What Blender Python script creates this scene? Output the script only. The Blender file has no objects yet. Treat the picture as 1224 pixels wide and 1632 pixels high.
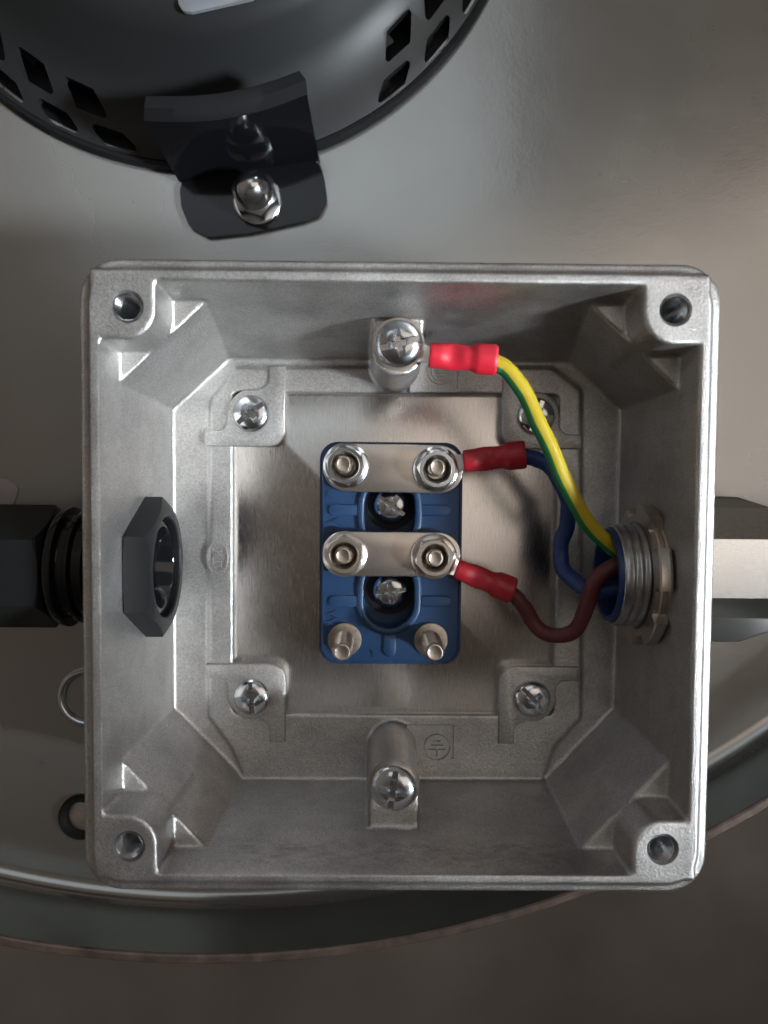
import bpy, bmesh, math, random
from math import sin, cos, pi, radians, hypot, atan2
from mathutils import Matrix, Vector, Euler

sc = bpy.context.scene
C = sc.collection
S = 0.001                       # everything below is given in millimetres
random.seed(7)

# ------------------------------------------------------------------ camera
CAM_LOC = Vector((-3.336, 16.718, 123.949))
CAM_ROT = Euler((-0.0456, -0.0075, 0.0081), 'XYZ')
FPX = 1240.0
cam_d = bpy.data.cameras.new('camera'); cam = bpy.data.objects.new('camera', cam_d); C.objects.link(cam)
cam.location = CAM_LOC * S; cam.rotation_euler = CAM_ROT
cam_d.sensor_fit = 'HORIZONTAL'; cam_d.sensor_width = 36; cam_d.lens = 36 * FPX / 1224
cam_d.clip_start = 0.005; cam_d.clip_end = 50
cam_d.dof.use_dof = True; cam_d.dof.focus_distance = 0.145; cam_d.dof.aperture_fstop = 24
sc.camera = cam
RM = CAM_ROT.to_matrix()

def at(px, py, z):
    d = RM @ Vector(((px - 612) / FPX, -(py - 816) / FPX, -1))
    t = (z - CAM_LOC.z) / d.z
    p = CAM_LOC + d * t
    return (p.x, p.y)

def P3(px, py, z):
    x, y = at(px, py, z); return Vector((x, y, z))

# ------------------------------------------------------------------ world and lamps (an indoor workshop)
w = bpy.data.worlds.new('World'); sc.world = w; w.use_nodes = True
nt = w.node_tree; nt.nodes.clear()
o_ = nt.nodes.new('ShaderNodeOutputWorld'); bg = nt.nodes.new('ShaderNodeBackground')
tc = nt.nodes.new('ShaderNodeTexCoord'); sp = nt.nodes.new('ShaderNodeSeparateXYZ')
mr = nt.nodes.new('ShaderNodeMapRange'); mr.inputs['From Min'].default_value = -0.45; mr.inputs['From Max'].default_value = 0.55
mr.interpolation_type = 'SMOOTHSTEP'
cr = nt.nodes.new('ShaderNodeMixRGB')
cr.inputs[1].default_value = (0.074, 0.056, 0.046, 1); cr.inputs[2].default_value = (0.40, 0.345, 0.295, 1)
dt = nt.nodes.new('ShaderNodeVectorMath'); dt.operation = 'DOT_PRODUCT'; dt.inputs[1].default_value = (-0.60, 0.76, 0)
nt.links.new(tc.outputs['Generated'], dt.inputs[0]); nt.links.new(dt.outputs['Value'], mr.inputs[0])
nt.links.new(mr.outputs[0], cr.inputs[0]); nt.links.new(cr.outputs[0], bg.inputs[0]); nt.links.new(bg.outputs[0], o_.inputs[0])
bg.inputs[1].default_value = 0.38

def area(name, loc, size, power, col, target=(0, 0, -20), size_y=None, spread=None):
    l = bpy.data.lights.new(name, 'AREA'); l.energy = power; l.color = col
    l.shape = 'RECTANGLE'; l.size = size * S; l.size_y = (size_y or size) * S
    if spread: l.spread = radians(spread)
    ob = bpy.data.objects.new(name, l); C.objects.link(ob); ob.location = Vector(loc) * S
    ob.rotation_euler = (Vector(target) - Vector(loc)).to_track_quat('-Z', 'Y').to_euler()
    return ob
area('key_lamp', (640, -180, 500), 110, 0.145, (0.86, 0.94, 1.0), (-52, 48, -20), None, 13)
area('window_lamp', (-110, 480, 800), 540, 0.52, (0.76, 0.90, 1.0), (-60, 60, -40), 420)
area('ceiling_lamp', (650, 190, 1150), 660, 2.3, (1.0, 0.89, 0.79), (0, 0, -20), 1260)
sc.view_settings.view_transform = 'Standard'; sc.view_settings.look = 'None'
sc.view_settings.exposure = 0.0; sc.view_settings.gamma = 1.0
sc.cycles.max_bounces = 8; sc.cycles.glossy_bounces = 6; sc.cycles.use_denoising = True

# ------------------------------------------------------------------ materials
def mat(name, base, rough=0.5, metal=0.0, bump=None, var=None, rvar=None, coat=0.0, aniso=0.0, spec=0.5, stretch=None, speck=None):
    """bump=(scale, strength, distance mm), var=(scale, amount), rvar=(scale, amount)"""
    m = bpy.data.materials.new(name); m.use_nodes = True
    n = m.node_tree; b = n.nodes['Principled BSDF']
    b.inputs['Base Color'].default_value = (*base, 1); b.inputs['Roughness'].default_value = rough
    b.inputs['Metallic'].default_value = metal; b.inputs['Coat Weight'].default_value = coat
    b.inputs['Coat Roughness'].default_value = 0.08
    b.inputs['Specular IOR Level'].default_value = spec; b.inputs['Anisotropic'].default_value = aniso
    t = n.nodes.new('ShaderNodeTexCoord'); mp = n.nodes.new('ShaderNodeMapping')
    n.links.new(t.outputs['Object'], mp.inputs[0])
    if stretch: mp.inputs['Scale'].default_value = stretch
    def noise(scale, det=4, v=mp.outputs[0]):
        x = n.nodes.new('ShaderNodeTexNoise'); x.inputs['Scale'].default_value = scale / S
        x.inputs['Detail'].default_value = det; n.links.new(v, x.inputs[0]); return x
    col = None
    if var:
        x = noise(var[0], 5)
        r = n.nodes.new('ShaderNodeMapRange'); r.inputs['From Min'].default_value = .3; r.inputs['From Max'].default_value = .7
        r.inputs['To Min'].default_value = 1 - var[1]; r.inputs['To Max'].default_value = 1 + var[1]
        n.links.new(x.outputs[0], r.inputs[0])
        mx = n.nodes.new('ShaderNodeVectorMath'); mx.operation = 'SCALE'; mx.inputs[0].default_value = base
        n.links.new(r.outputs[0], mx.inputs['Scale']); col = mx.outputs[0]
    if speck:   # sparse dark specks and dirt: (scale, threshold, colour)
        x = noise(speck[0], 2, t.outputs['Object'])
        r = n.nodes.new('ShaderNodeMapRange'); r.inputs['From Min'].default_value = speck[1]; r.inputs['From Max'].default_value = speck[1] + .05
        n.links.new(x.outputs[0], r.inputs[0])
        mx = n.nodes.new('ShaderNodeMixRGB'); n.links.new(r.outputs[0], mx.inputs[0])
        if col: n.links.new(col, mx.inputs[1])
        else: mx.inputs[1].default_value = (*base, 1)
        mx.inputs[2].default_value = (*speck[2], 1); col = mx.outputs[0]
    if col: n.links.new(col, b.inputs['Base Color'])
    if rvar:
        x = noise(rvar[0], 4)
        r = n.nodes.new('ShaderNodeMapRange'); r.inputs['From Min'].default_value = .3; r.inputs['From Max'].default_value = .7
        r.inputs['To Min'].default_value = rough - rvar[1]; r.inputs['To Max'].default_value = rough + rvar[1]
        n.links.new(x.outputs[0], r.inputs[0]); n.links.new(r.outputs[0], b.inputs['Roughness'])
    if bump:
        bs = bump if isinstance(bump, list) else [bump]
        prev = None
        for (s_, st, dist) in bs:
            x = noise(s_, 3); bp = n.nodes.new('ShaderNodeBump')
            bp.inputs['Strength'].default_value = st; bp.inputs['Distance'].default_value = dist * S
            n.links.new(x.outputs[0], bp.inputs['Height'])
            if prev: n.links.new(prev.outputs[0], bp.inputs['Normal'])
            prev = bp
        n.links.new(prev.outputs[0], b.inputs['Normal'])
    return m

M = {}
M['cast'] = mat('cast_aluminium', (0.535, 0.52, 0.505), .45, .95, [(.12, .35, .25), (2.8, 1.0, .09)], (3.2, .22), (.15, .06), speck=(.5, .80, (.12, .11, .10)))
# oxide grime and scuffs on the lower inner wall just under the rim
n = M['cast'].node_tree; b = n.nodes['Principled BSDF']
t = n.nodes.new('ShaderNodeTexCoord'); sx = n.nodes.new('ShaderNodeSeparateXYZ'); n.links.new(t.outputs['Object'], sx.inputs[0])
def band(sock, lo, hi, soft):
    a = n.nodes.new('ShaderNodeMapRange'); a.inputs['From Min'].default_value = lo * S; a.inputs['From Max'].default_value = (lo + soft) * S; n.links.new(sock, a.inputs[0])
    c = n.nodes.new('ShaderNodeMapRange'); c.inputs['From Min'].default_value = hi * S; c.inputs['From Max'].default_value = (hi - soft) * S; n.links.new(sock, c.inputs[0])
    m_ = n.nodes.new('ShaderNodeMath'); m_.operation = 'MULTIPLY'; n.links.new(a.outputs[0], m_.inputs[0]); n.links.new(c.outputs[0], m_.inputs[1]); return m_.outputs[0]
def mul(a, c):
    m_ = n.nodes.new('ShaderNodeMath'); m_.operation = 'MULTIPLY'; n.links.new(a, m_.inputs[0]); n.links.new(c, m_.inputs[1]); return m_.outputs[0]
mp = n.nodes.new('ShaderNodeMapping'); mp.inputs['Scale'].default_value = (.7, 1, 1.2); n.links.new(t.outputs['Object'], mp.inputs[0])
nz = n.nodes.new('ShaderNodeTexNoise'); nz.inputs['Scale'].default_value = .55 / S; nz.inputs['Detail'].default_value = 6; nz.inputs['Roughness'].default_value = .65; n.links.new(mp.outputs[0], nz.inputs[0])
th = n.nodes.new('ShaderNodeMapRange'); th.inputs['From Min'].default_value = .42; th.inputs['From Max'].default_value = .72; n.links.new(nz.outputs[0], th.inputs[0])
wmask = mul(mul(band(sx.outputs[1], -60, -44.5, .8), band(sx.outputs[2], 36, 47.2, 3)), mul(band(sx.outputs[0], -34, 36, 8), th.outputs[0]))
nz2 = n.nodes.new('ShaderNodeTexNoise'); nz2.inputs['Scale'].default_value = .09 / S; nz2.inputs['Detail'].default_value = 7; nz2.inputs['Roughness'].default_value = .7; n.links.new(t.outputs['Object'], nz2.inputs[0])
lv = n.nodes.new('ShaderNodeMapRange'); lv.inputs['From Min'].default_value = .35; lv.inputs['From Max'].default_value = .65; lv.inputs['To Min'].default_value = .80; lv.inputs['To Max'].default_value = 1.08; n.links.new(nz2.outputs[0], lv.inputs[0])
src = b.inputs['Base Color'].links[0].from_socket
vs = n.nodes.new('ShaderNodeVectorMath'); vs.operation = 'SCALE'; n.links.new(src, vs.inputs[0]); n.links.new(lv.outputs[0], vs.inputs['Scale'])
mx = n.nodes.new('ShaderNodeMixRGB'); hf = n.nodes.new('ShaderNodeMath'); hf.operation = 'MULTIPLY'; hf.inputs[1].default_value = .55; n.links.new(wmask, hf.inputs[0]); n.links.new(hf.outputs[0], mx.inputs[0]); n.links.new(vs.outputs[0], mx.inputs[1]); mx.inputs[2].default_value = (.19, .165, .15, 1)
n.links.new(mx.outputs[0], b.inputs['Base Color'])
M['sheet'] = mat('sheet_steel', (0.40, 0.39, 0.37), .25, .82, [(.028, .22, .6), (.30, .07, .07), (.7, .16, .05), (1.8, .3, .03)], (.015, .07), (.02, .07), speck=(.30, .79, (.10, .09, .08)))
M['lower'] = mat('lower_sheet', (0.66, 0.64, 0.62), .32, .85, [(.03, .2, .5), (.9, .2, .03)], (.012, .25), (.02, .08))
M['dish'] = mat('painted_steel', (0.30, 0.32, 0.31), .32, .8, [(.05, .3, .4)], (.03, .2))
M['lip'] = mat('worn_edge', (0.30, 0.24, 0.21), .5, .6, [(.6, .4, .1)], (.25, .35))
M['brushed'] = mat('brushed_aluminium', (0.68, 0.64, 0.61), .26, 1.0, [(7.0, .30, .02)], None, (6.0, .03), stretch=(1, .05, 1), aniso=.3, speck=(.55, .84, (.3, .27, .25)))
M['plastic_black'] = mat('black_plastic', (0.0075, 0.008, 0.009), .45, 0, [(1.2, .2, .06)], rvar=(.1, .06), spec=.35)
M['cowl'] = mat('cowl_plastic', (0.016, 0.0172, 0.018), .42, 0, [(.05, .2, .4), (1.6, .15, .03)], rvar=(.05, .05), speck=(.35, .80, (.16, .16, .16)))
M['gloss_black'] = mat('black_powder_coat', (0.006, 0.006, 0.0075), .09, 0, [(.25, .07, .10)], spec=.4, coat=.1, speck=(.6, .80, (.25, .25, .25)))
M['nickel'] = mat('nickel_plate', (0.60, 0.54, 0.49), .30, 1.0, [(3.0, .25, .02)], None, (3, .03))
M['zinc'] = mat('zinc_plate', (0.66, 0.68, 0.70), .20, 1.0, [(.8, .15, .05)], (.5, .08), (.4, .06))
M['brass'] = mat('worn_nickel_stud', (0.50, 0.43, 0.36), .34, 1.0, [(1.5, .3, .05)], (.9, .2))
M['tin'] = mat('tinned_copper', (0.80, 0.76, 0.71), .30, 1.0, [(.8, .2, .05)])
M['chrome'] = mat('gland_nickel', (0.92, 0.91, 0.89), .20, 1.0, [(.12, .10, .10), (3.5, .12, .02)], None, (2.0, .04))
M['steel_thread'] = mat('threaded_steel', (0.42, 0.43, 0.44), .36, 1.0, [(1.2, .4, .06)], (.6, .2))
M['blue'] = mat('blue_plastic', (0.011, 0.040, 0.105), .38, 0, [(1.5, .12, .03)], (.1, .06), (.1, .05))
M['liner'] = mat('blue_liner', (0.012, 0.035, 0.13), .35, 0)
M['red'] = mat('red_sleeve', (0.56, 0.014, 0.032), .46, 0, [(.4, .3, .2), (1.5, .2, .05)], (.3, .10), coat=.05)
M['dark_red'] = mat('dark_red_sleeve', (0.38, 0.013, 0.024), .44, 0, [(.35, .35, .22), (1.5, .2, .05)], (.3, .14), coat=.05)
M['wire_blue'] = mat('blue_wire', (0.013, 0.036, 0.15), .52, 0, [(.9, .15, .05)])
M['wire_brown'] = mat('brown_wire', (0.105, 0.022, 0.024), .55, 0, [(.9, .15, .05)])
M['grey_label'] = mat('grey_label', (0.24, 0.25, 0.27), .4, 0)
M['pink_label'] = mat('pale_label', (0.34, 0.29, 0.29), .5, 0)
M['rubber'] = mat('black_rubber', (0.007, 0.007, 0.008), .6, 0, [(.8, .2, .05)], spec=.25)
M['dark_metal'] = mat('dark_steel', (0.11, 0.105, 0.10), .36, .6, [(.8, .2, .05)])
M['blade'] = mat('fan_blade_metal', (0.10, 0.10, 0.105), .38, .6)
# earth wire: two-colour insulation, split round its girth
m = mat('earth_wire', (0.6, 0.5, 0.02), .52, 0, spec=.35); n = m.node_tree; b = n.nodes['Principled BSDF']
uv = n.nodes.new('ShaderNodeUVMap'); sx = n.nodes.new('ShaderNodeSeparateXYZ'); n.links.new(uv.outputs[0], sx.inputs[0])
gt = n.nodes.new('ShaderNodeValToRGB'); gt.color_ramp.interpolation = 'LINEAR'
e = gt.color_ramp.elements; e[0].position = 0.0; YL, GN = (0.46, 0.34, 0.016, 1), (0.014, 0.17, 0.055, 1)
e[0].color = YL; e[1].position = 1.0; e[1].color = YL
for p_, c_ in ((.07, YL), (.08, GN), (.47, GN), (.48, YL)): x = e.new(p_); x.color = c_
n.links.new(sx.outputs[0], gt.inputs[0]); n.links.new(gt.outputs[0], b.inputs['Base Color'])
M['earth'] = m

# ------------------------------------------------------------------ helpers
def empty(name, label, cat, loc=(0, 0, 0), group=None):
    o = bpy.data.objects.new(name, None); C.objects.link(o); o.location = Vector(loc) * S
    o.empty_display_size = .005
    o['label'] = label; o['category'] = cat
    if group: o['group'] = group
    return o

def finish(name, me, m, parent, smooth=35, label=None, local=False):
    """me is in mm; scaled to metres. World-coordinate meshes are shifted into their parent's frame."""
    me.transform(Matrix.Scale(S, 4))
    if parent is not None and not local:
        off = Vector((0, 0, 0)); p = parent
        while p is not None: off += p.location; p = p.parent
        me.transform(Matrix.Translation(-off))
    me.materials.clear(); me.materials.append(m)
    for p in me.polygons: p.use_smooth = True
    me.set_sharp_from_angle(angle=radians(smooth))
    ob = bpy.data.objects.new(name, me); C.objects.link(ob); ob.parent = parent
    if label: ob['label'] = label
    return ob

def raw(verts, faces):
    me = bpy.data.meshes.new('m'); me.from_pydata([tuple(v) for v in verts], [], faces)
    bm = bmesh.new(); bm.from_mesh(me); bmesh.ops.recalc_face_normals(bm, faces=bm.faces)
    if bm.calc_volume(signed=True) < 0: bmesh.ops.reverse_faces(bm, faces=bm.faces)
    bm.to_mesh(me); bm.free()
    return me

def add(V, F, v, f):
    k = len(V); V += v; F += [tuple(i + k for i in q) for q in f]

def val(a, t): return a(t) if callable(a) else a

def lathe(prof, seg=48, close=False, cap0=True, cap1=True):
    V, F = [], []
    n_ = len(prof)
    for (r, z) in prof:
        for i in range(seg):
            a = 2 * pi * i / seg
            V.append(Vector((val(r, a) * cos(a), val(r, a) * sin(a), val(z, a))))
    for j in range(n_ - 1 + (1 if close else 0)):
        for i in range(seg):
            k = (i + 1) % seg; j2 = (j + 1) % n_
            F.append((j * seg + i, j * seg + k, j2 * seg + k, j2 * seg + i))
    if not close:
        if cap0: F.append(tuple(reversed(range(seg))))
        if cap1: F.append(tuple(range((n_ - 1) * seg, n_ * seg)))
    return V, F

def xf(V, mtx): return [mtx @ v for v in V]
def T(x, y, z): return Matrix.Translation((x, y, z))
AX = Matrix.Rotation(pi / 2, 4, 'Y')        # z axis -> +x

def hexr(af, ph=0.0):
    return lambda a: af / 2 / cos(((a - ph + pi / 6) % (pi / 3)) - pi / 6)

def hex_prism(af, z0, z1, bore=0, ch=.35, ph=0.0, both=False, chb=None):
    """hexagon with turned chamfer on the z1 end (and z0 if both); optional bore"""
    hr = hexr(af, ph); r0 = af / 2 * .985
    chb = ch if chb is None else chb
    top = lambda a: z1 - (hr(a) - r0) * ch / (.155 * af / 2) if hr(a) > r0 else z1
    pr = []
    if bore: pr += [(bore, z0), (bore, z1 - .25), (bore + .25, z1)]
    pr += [(r0, z1), (hr, top)]
    if both:
        bot = lambda a: z0 + (hr(a) - r0) * chb / (.155 * af / 2)
        pr += [(hr, bot), (r0, z0)]
    else: pr += [(hr, z0)]
    return lathe(pr, 72, close=bool(bore))

def poly_extrude(pts, z0, z1, bevel=0.0, segs=2):
    bm = bmesh.new()
    vs = [bm.verts.new((p[0], p[1], z0)) for p in pts]
    f = bm.faces.new(vs)
    r = bmesh.ops.extrude_face_region(bm, geom=[f])
    nv = [g for g in r['geom'] if isinstance(g, bmesh.types.BMVert)]
    for v in nv: v.co.z = z1
    bmesh.ops.recalc_face_normals(bm, faces=bm.faces)
    if bevel:
        es = [e for e in bm.edges if all(abs(v.co.z - z1) < 1e-6 for v in e.verts)]
        bmesh.ops.bevel(bm, geom=es, offset=bevel, segments=segs, affect='EDGES', profile=.5)
    me = bpy.data.meshes.new('m'); bm.to_mesh(me); bm.free(); return me

def round_poly(pts, r, n_=6):
    """round every corner of a polygon; r may be a list"""
    out = []; k = len(pts)
    for i in range(k):
        rr = r[i] if isinstance(r, (list, tuple)) else r
        p = Vector(pts[i][:2]); a = Vector(pts[i - 1][:2]) - p; c = Vector(pts[(i + 1) % k][:2]) - p
        if rr <= 0: out.append(tuple(p)); continue
        la, lc = a.length, c.length; a.normalize(); c.normalize()
        ang = a.angle(c); d = min(rr / math.tan(ang / 2), la * .49, lc * .49); rr = d * math.tan(ang / 2)
        cen = p + (a + c).normalized() * (rr / sin(ang / 2))
        s = p + a * d - cen; e_ = p + c * d - cen
        a0 = atan2(s.y, s.x); a1 = atan2(e_.y, e_.x); da = (a1 - a0 + pi) % (2 * pi) - pi
        for j in range(n_ + 1):
            t = a0 + da * j / n_; out.append((cen.x + rr * cos(t), cen.y + rr * sin(t)))
    return out

def rrect(x0, y0, x1, y1, r, n_=8): return round_poly([(x0, y0), (x1, y0), (x1, y1), (x0, y1)], r, n_)

def loft(loops):
    """loops: list of equal-length 3-D loops, closed solid"""
    V, F = [], []; k = len(loops[0])
    for L in loops: V += [Vector(p) for p in L]
    for j in range(len(loops) - 1):
        for i in range(k): F.append((j * k + i, j * k + (i + 1) % k, (j + 1) * k + (i + 1) % k, (j + 1) * k + i))
    F.append(tuple(reversed(range(k)))); F.append(tuple(range((len(loops) - 1) * k, len(loops) * k)))
    return V, F

def tmp(me):
    ob = bpy.data.objects.new('tmp', me); C.objects.link(ob); return ob

def evaluated(ob):
    bpy.context.view_layer.update()
    dg = bpy.context.evaluated_depsgraph_get()
    me = bpy.data.meshes.new_from_object(ob.evaluated_get(dg))
    bpy.data.objects.remove(ob); return me

def boolean(me, cutters, op='DIFFERENCE', solver='EXACT'):
    a = tmp(me); bs = []
    for c in cutters:
        b_ = tmp(c); bs.append(b_); md = a.modifiers.new('b', 'BOOLEAN'); md.operation = op; md.solver = solver; md.object = b_
    r = evaluated(a)
    for b_ in bs: bpy.data.objects.remove(b_)
    return r

def catmull(pts, per=10):
    P_ = [Vector(p) for p in pts]; P_ = [P_[0] * 2 - P_[1]] + P_ + [P_[-1] * 2 - P_[-2]]; out = []
    for i in range(1, len(P_) - 2):
        a, b_, c, d = P_[i - 1:i + 3]
        for j in range(per):
            t = j / per
            out.append(.5 * ((2 * b_) + (c - a) * t + (2 * a - 5 * b_ + 4 * c - d) * t * t + (3 * b_ - a - 3 * c + d) * t ** 3))
    out.append(P_[-2]); return out

def tube(path, rad, seg=24, ref=(0, 0, 1), flat=None):
    """swept tube; rad number or function of 0..1; UV.x runs round the girth"""
    V, F = [], []; n_ = len(path); up = Vector(ref); prev = None
    for i, p in enumerate(path):
        tg = (path[min(i + 1, n_ - 1)] - path[max(i - 1, 0)]).normalized()
        if prev is None: nn = (up - tg * up.dot(tg)).normalized()
        else: nn = (prev - tg * prev.dot(tg)).normalized()
        prev = nn; bb = tg.cross(nn); r = val(rad, i / (n_ - 1))
        fl = flat(i / (n_ - 1)) if flat else (1, 1)
        for k in range(seg):
            a = 2 * pi * k / seg
            V.append(p + nn * (r * fl[0] * cos(a)) + bb * (r * fl[1] * sin(a)))
    for i in range(n_ - 1):
        for k in range(seg): F.append((i * seg + k, i * seg + (k + 1) % seg, (i + 1) * seg + (k + 1) % seg, (i + 1) * seg + k))
    F.append(tuple(reversed(range(seg)))); F.append(tuple(range((n_ - 1) * seg, n_ * seg)))
    me = bpy.data.meshes.new('m'); me.from_pydata([tuple(v) for v in V], [], F)
    uvl = me.uv_layers.new(name='UVMap')
    for pi_, poly in enumerate(me.polygons):
        for li, vi in zip(poly.loop_indices, poly.vertices):
            k = vi % seg
            if pi_ < (n_ - 1) * seg and pi_ % seg == seg - 1 and k == 0: k = seg
            uvl.data[li].uv = (k / seg, vi // seg / n_)
    return me

def thread(r, depth, pitch, z0, z1, seg=40, inner=False):
    """helical V thread surface"""
    n_ = int((z1 - z0) / pitch * 6) + 1; V, F = [], []
    for j in range(n_ + 1):
        z = z0 + (z1 - z0) * j / n_
        for i in range(seg):
            a = 2 * pi * i / seg; ph = (z / pitch - i / seg) % 1
            h = abs(ph * 2 - 1); h = min(max((h - .15) / .7, 0), 1)
            e_ = min(1, (z1 - z) / pitch * 1.2) if not inner else 1
            rr = r - depth * (1 - h * e_) if not inner else r + depth * h
            V.append(Vector((rr * cos(a), rr * sin(a), z)))
    for j in range(n_):
        for i in range(seg): F.append((j * seg + i, j * seg + (i + 1) % seg, (j + 1) * seg + (i + 1) % seg, (j + 1) * seg + i))
    return V, F, n_

def join(parts):
    V, F = [], []
    for v, f in parts: add(V, F, v, f)
    return raw(V, F)

def link_copy(o, parent=None):
    c = o.copy(); C.objects.link(c); c.parent = parent
    for ch in list(o.children): link_copy(ch, c)
    return c

# ------------------------------------------------------------------ setting: round dished panel and the sheet below it
SZ = -48.0                                        # level of the dished panel
DCX, DCY = -39.0, 135.2; DR = 215.0
prof = [(0.5, SZ), (60, SZ), (140, SZ), (DR - 4, SZ)]
for k in range(1, 9):
    a = k / 8 * pi * .42; prof.append((DR - 4 + 4 * sin(a), SZ + 4 * (1 - cos(a))))
v, f = lathe(prof, 320, cap0=True, cap1=False)
dish = finish('dished_panel', raw(xf(v, T(DCX, DCY, 0)), f), M['sheet'], None, 30)
dish['kind'] = 'structure'; dish['label'] = 'grey steel panel with a round dished edge behind the open junction box'; 
# band of the dish wall (painted darker) and its worn raw edge
v, f = lathe([(DR - .15, SZ + 3.0), (DR + .2, -40), (DR + .9, -30.5)], 320, cap0=False, cap1=False)
dw = finish('dish_wall', raw(xf(v, T(DCX, DCY, 0)), f), M['dish'], dish, 30)
v, f = lathe([(DR + .85, -30.8), (DR + .9, -30.2), (DR + 1.2, -29.9), (DR + 2.5, -30.0), (DR + 2.9, -30.4), (DR + 2.9, -33)], 320, cap0=False, cap1=False)
finish('rolled_edge', raw(xf(v, T(DCX, DCY, 0)), f), M['lip'], dish, 30)
v, f = lathe([(DR + 2.6, -32), (DR + 2.0, -50), (DR + 2.0, -58)], 320, cap0=False, cap1=False)
finish('dish_outer_wall', raw(xf(v, T(DCX, DCY, 0)), f), M['dish'], dish, 30)
me = raw([(-900, -900, -58), (900, -900, -58), (900, 900, -58), (-900, 900, -58)], [(0, 1, 2, 3)])
lo = finish('lower_panel', me, M['lower'], None); lo['kind'] = 'structure'; lo['label'] = 'dark brown steel sheet below the dished panel'

# ------------------------------------------------------------------ junction box
box = empty('junction_box', 'open square cast aluminium junction box with threaded corner holes', 'junction box', (0, 0, SZ))
RIN = (-47.5, -48.1, 47.6, 47.5)                 # rim opening
def rectloop(x0, y0, x1, y1, r, z, n_=8): return [(x, y, z) for x, y in rrect(x0, y0, x1, y1, r, n_)]
O = []
for z, h, r in [(SZ, 48.6, 5), (-3.4, 50.4, 6), (-2.8, 51.0, 6.3), (-1.5, 51.0, 6.3), (-1.0, 50.7, 6.1), (-1.0, 49.3, 5.2), (-.15, 49.2, 5.0), (0, 49.0, 4.9)]:
    O.append(rectloop(-h, -h - .5, h + .2, h - .1, r, z))
vO, fO = loft(O); solid = raw(vO, fO)
def lerp(a, b_, t): return a + (b_ - a) * t
WF = (-45.4, -46.3, 46.3, 40.6)                  # wall faces at floor level z=-36
# octagon of the floor
OF = [at(*p, -36) for p in [(277, 1128), (387, 1240), (869, 1240), (980, 1129), (984, 653), (907, 590), (365, 586), (277, 653)]]
OT = [at(*p, -8) for p in [(193, 1211), (330, 1347), (925, 1352), (1067, 1212), (1077, 622), (939, 478), (331, 475), (193, 611)]]
zt = -8.0
wt = [lerp(RIN[i], WF[i], -zt / 36) for i in range(4)]
# make the octagon's long sides lie exactly in the drafted walls
def snap(L, W_):
    x0, y0, x1, y1 = W_
    a = [(x0, L[0][1]), (L[1][0], y0), (L[2][0], y0), (x1, L[3][1]), (x1, L[4][1]), (L[5][0], y1), (L[6][0], y1), (x0, L[7][1])]
    return a
OFs, OTs = snap(OF, WF), snap(OT, wt)
up_v, up_f = loft([[(x, y, 2) for x, y in rrect(RIN[0] - .1, RIN[1] - .1, RIN[2] + .1, RIN[3] + .1, 1.2, 3)],
                   [(x, y, zt) for x, y in rrect(*wt, 1.2, 3)]])
lo_v, lo_f = loft([[(x, y, zt + .02) for x, y in OTs], [(x, y, -36) for x, y in OFs]])
opening = poly_extrude(rrect(-33.0, -32.5, 33.4, 33.5, .8, 4), -38.0, -30)
holeL = lathe([(9.6, -60), (9.6, -40)], 40); holeL = raw(xf(holeL[0], T(0, -.4, -20) @ AX), holeL[1])
holeR = lathe([(9.0, 40), (9.0, 60)], 40); holeR = raw(xf(holeR[0], T(0, -1.2, -20) @ AX), holeR[1])
solid = boolean(solid, [raw(up_v, up_f), raw(lo_v, lo_f), opening, holeL, holeR])
# additions: corner bosses, raised floor field, earth bosses
adds = []
def boss(xi, yi, xo, yo, r, ztop=0.0, zbot=-15):
    xs, ys = sorted((xi, xo)), sorted((yi, yo))
    pts = [(xs[0], ys[0]), (xs[1], ys[0]), (xs[1], ys[1]), (xs[0], ys[1])]
    rr = [r if (abs(p[0] - xi) < 1e-6 and abs(p[1] - yi) < 1e-6) else 0 for p in pts]
    top = round_poly(pts, rr, 10); return top
HOLES = [(-43.0, 43.1), (43.5, 43.4), (-43.3, -43.6), (43.6, -43.7)]
BO = [(-38.6, 38.0, -49.0, 49.0, 5.0), (38.5, 38.0, 49.0, 49.0, 5.0), (-38.8, -38.3, -49.0, -49.0, 5.0), (38.6, -39.0, 49.0, -49.0, 5.0)]
for bo in BO:
    top = boss(*bo); sx_, sy_ = (1 if bo[0] > 0 else -1), (1 if bo[1] > 0 else -1)
    bot = [(x - sx_ * 1.4 if abs(x) < 48 else x, y - sy_ * 1.4 if abs(y) < 48 else y) for x, y in top]
    vv, ff = loft([[(x, y, -.02) for x, y in top], [(x, y, -22) for x, y in bot]]); adds.append((vv, ff))
# small webs where bosses meet the walls
fld = [at(*p, -35.4) for p in [(334, 640), (376, 586), (880, 586), (926, 622), (926, 1145), (884, 1190), (868, 1238), (388, 1238), (369, 1192), (332, 1142)]]
fieldm = poly_extrude(round_poly(fld, 1.0, 3), -38.5, -35.3)
fieldm = boolean(fieldm, [poly_extrude(rrect(-33.0, -32.5, 33.4, 33.5, .8, 4), -42, -30)])
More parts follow.
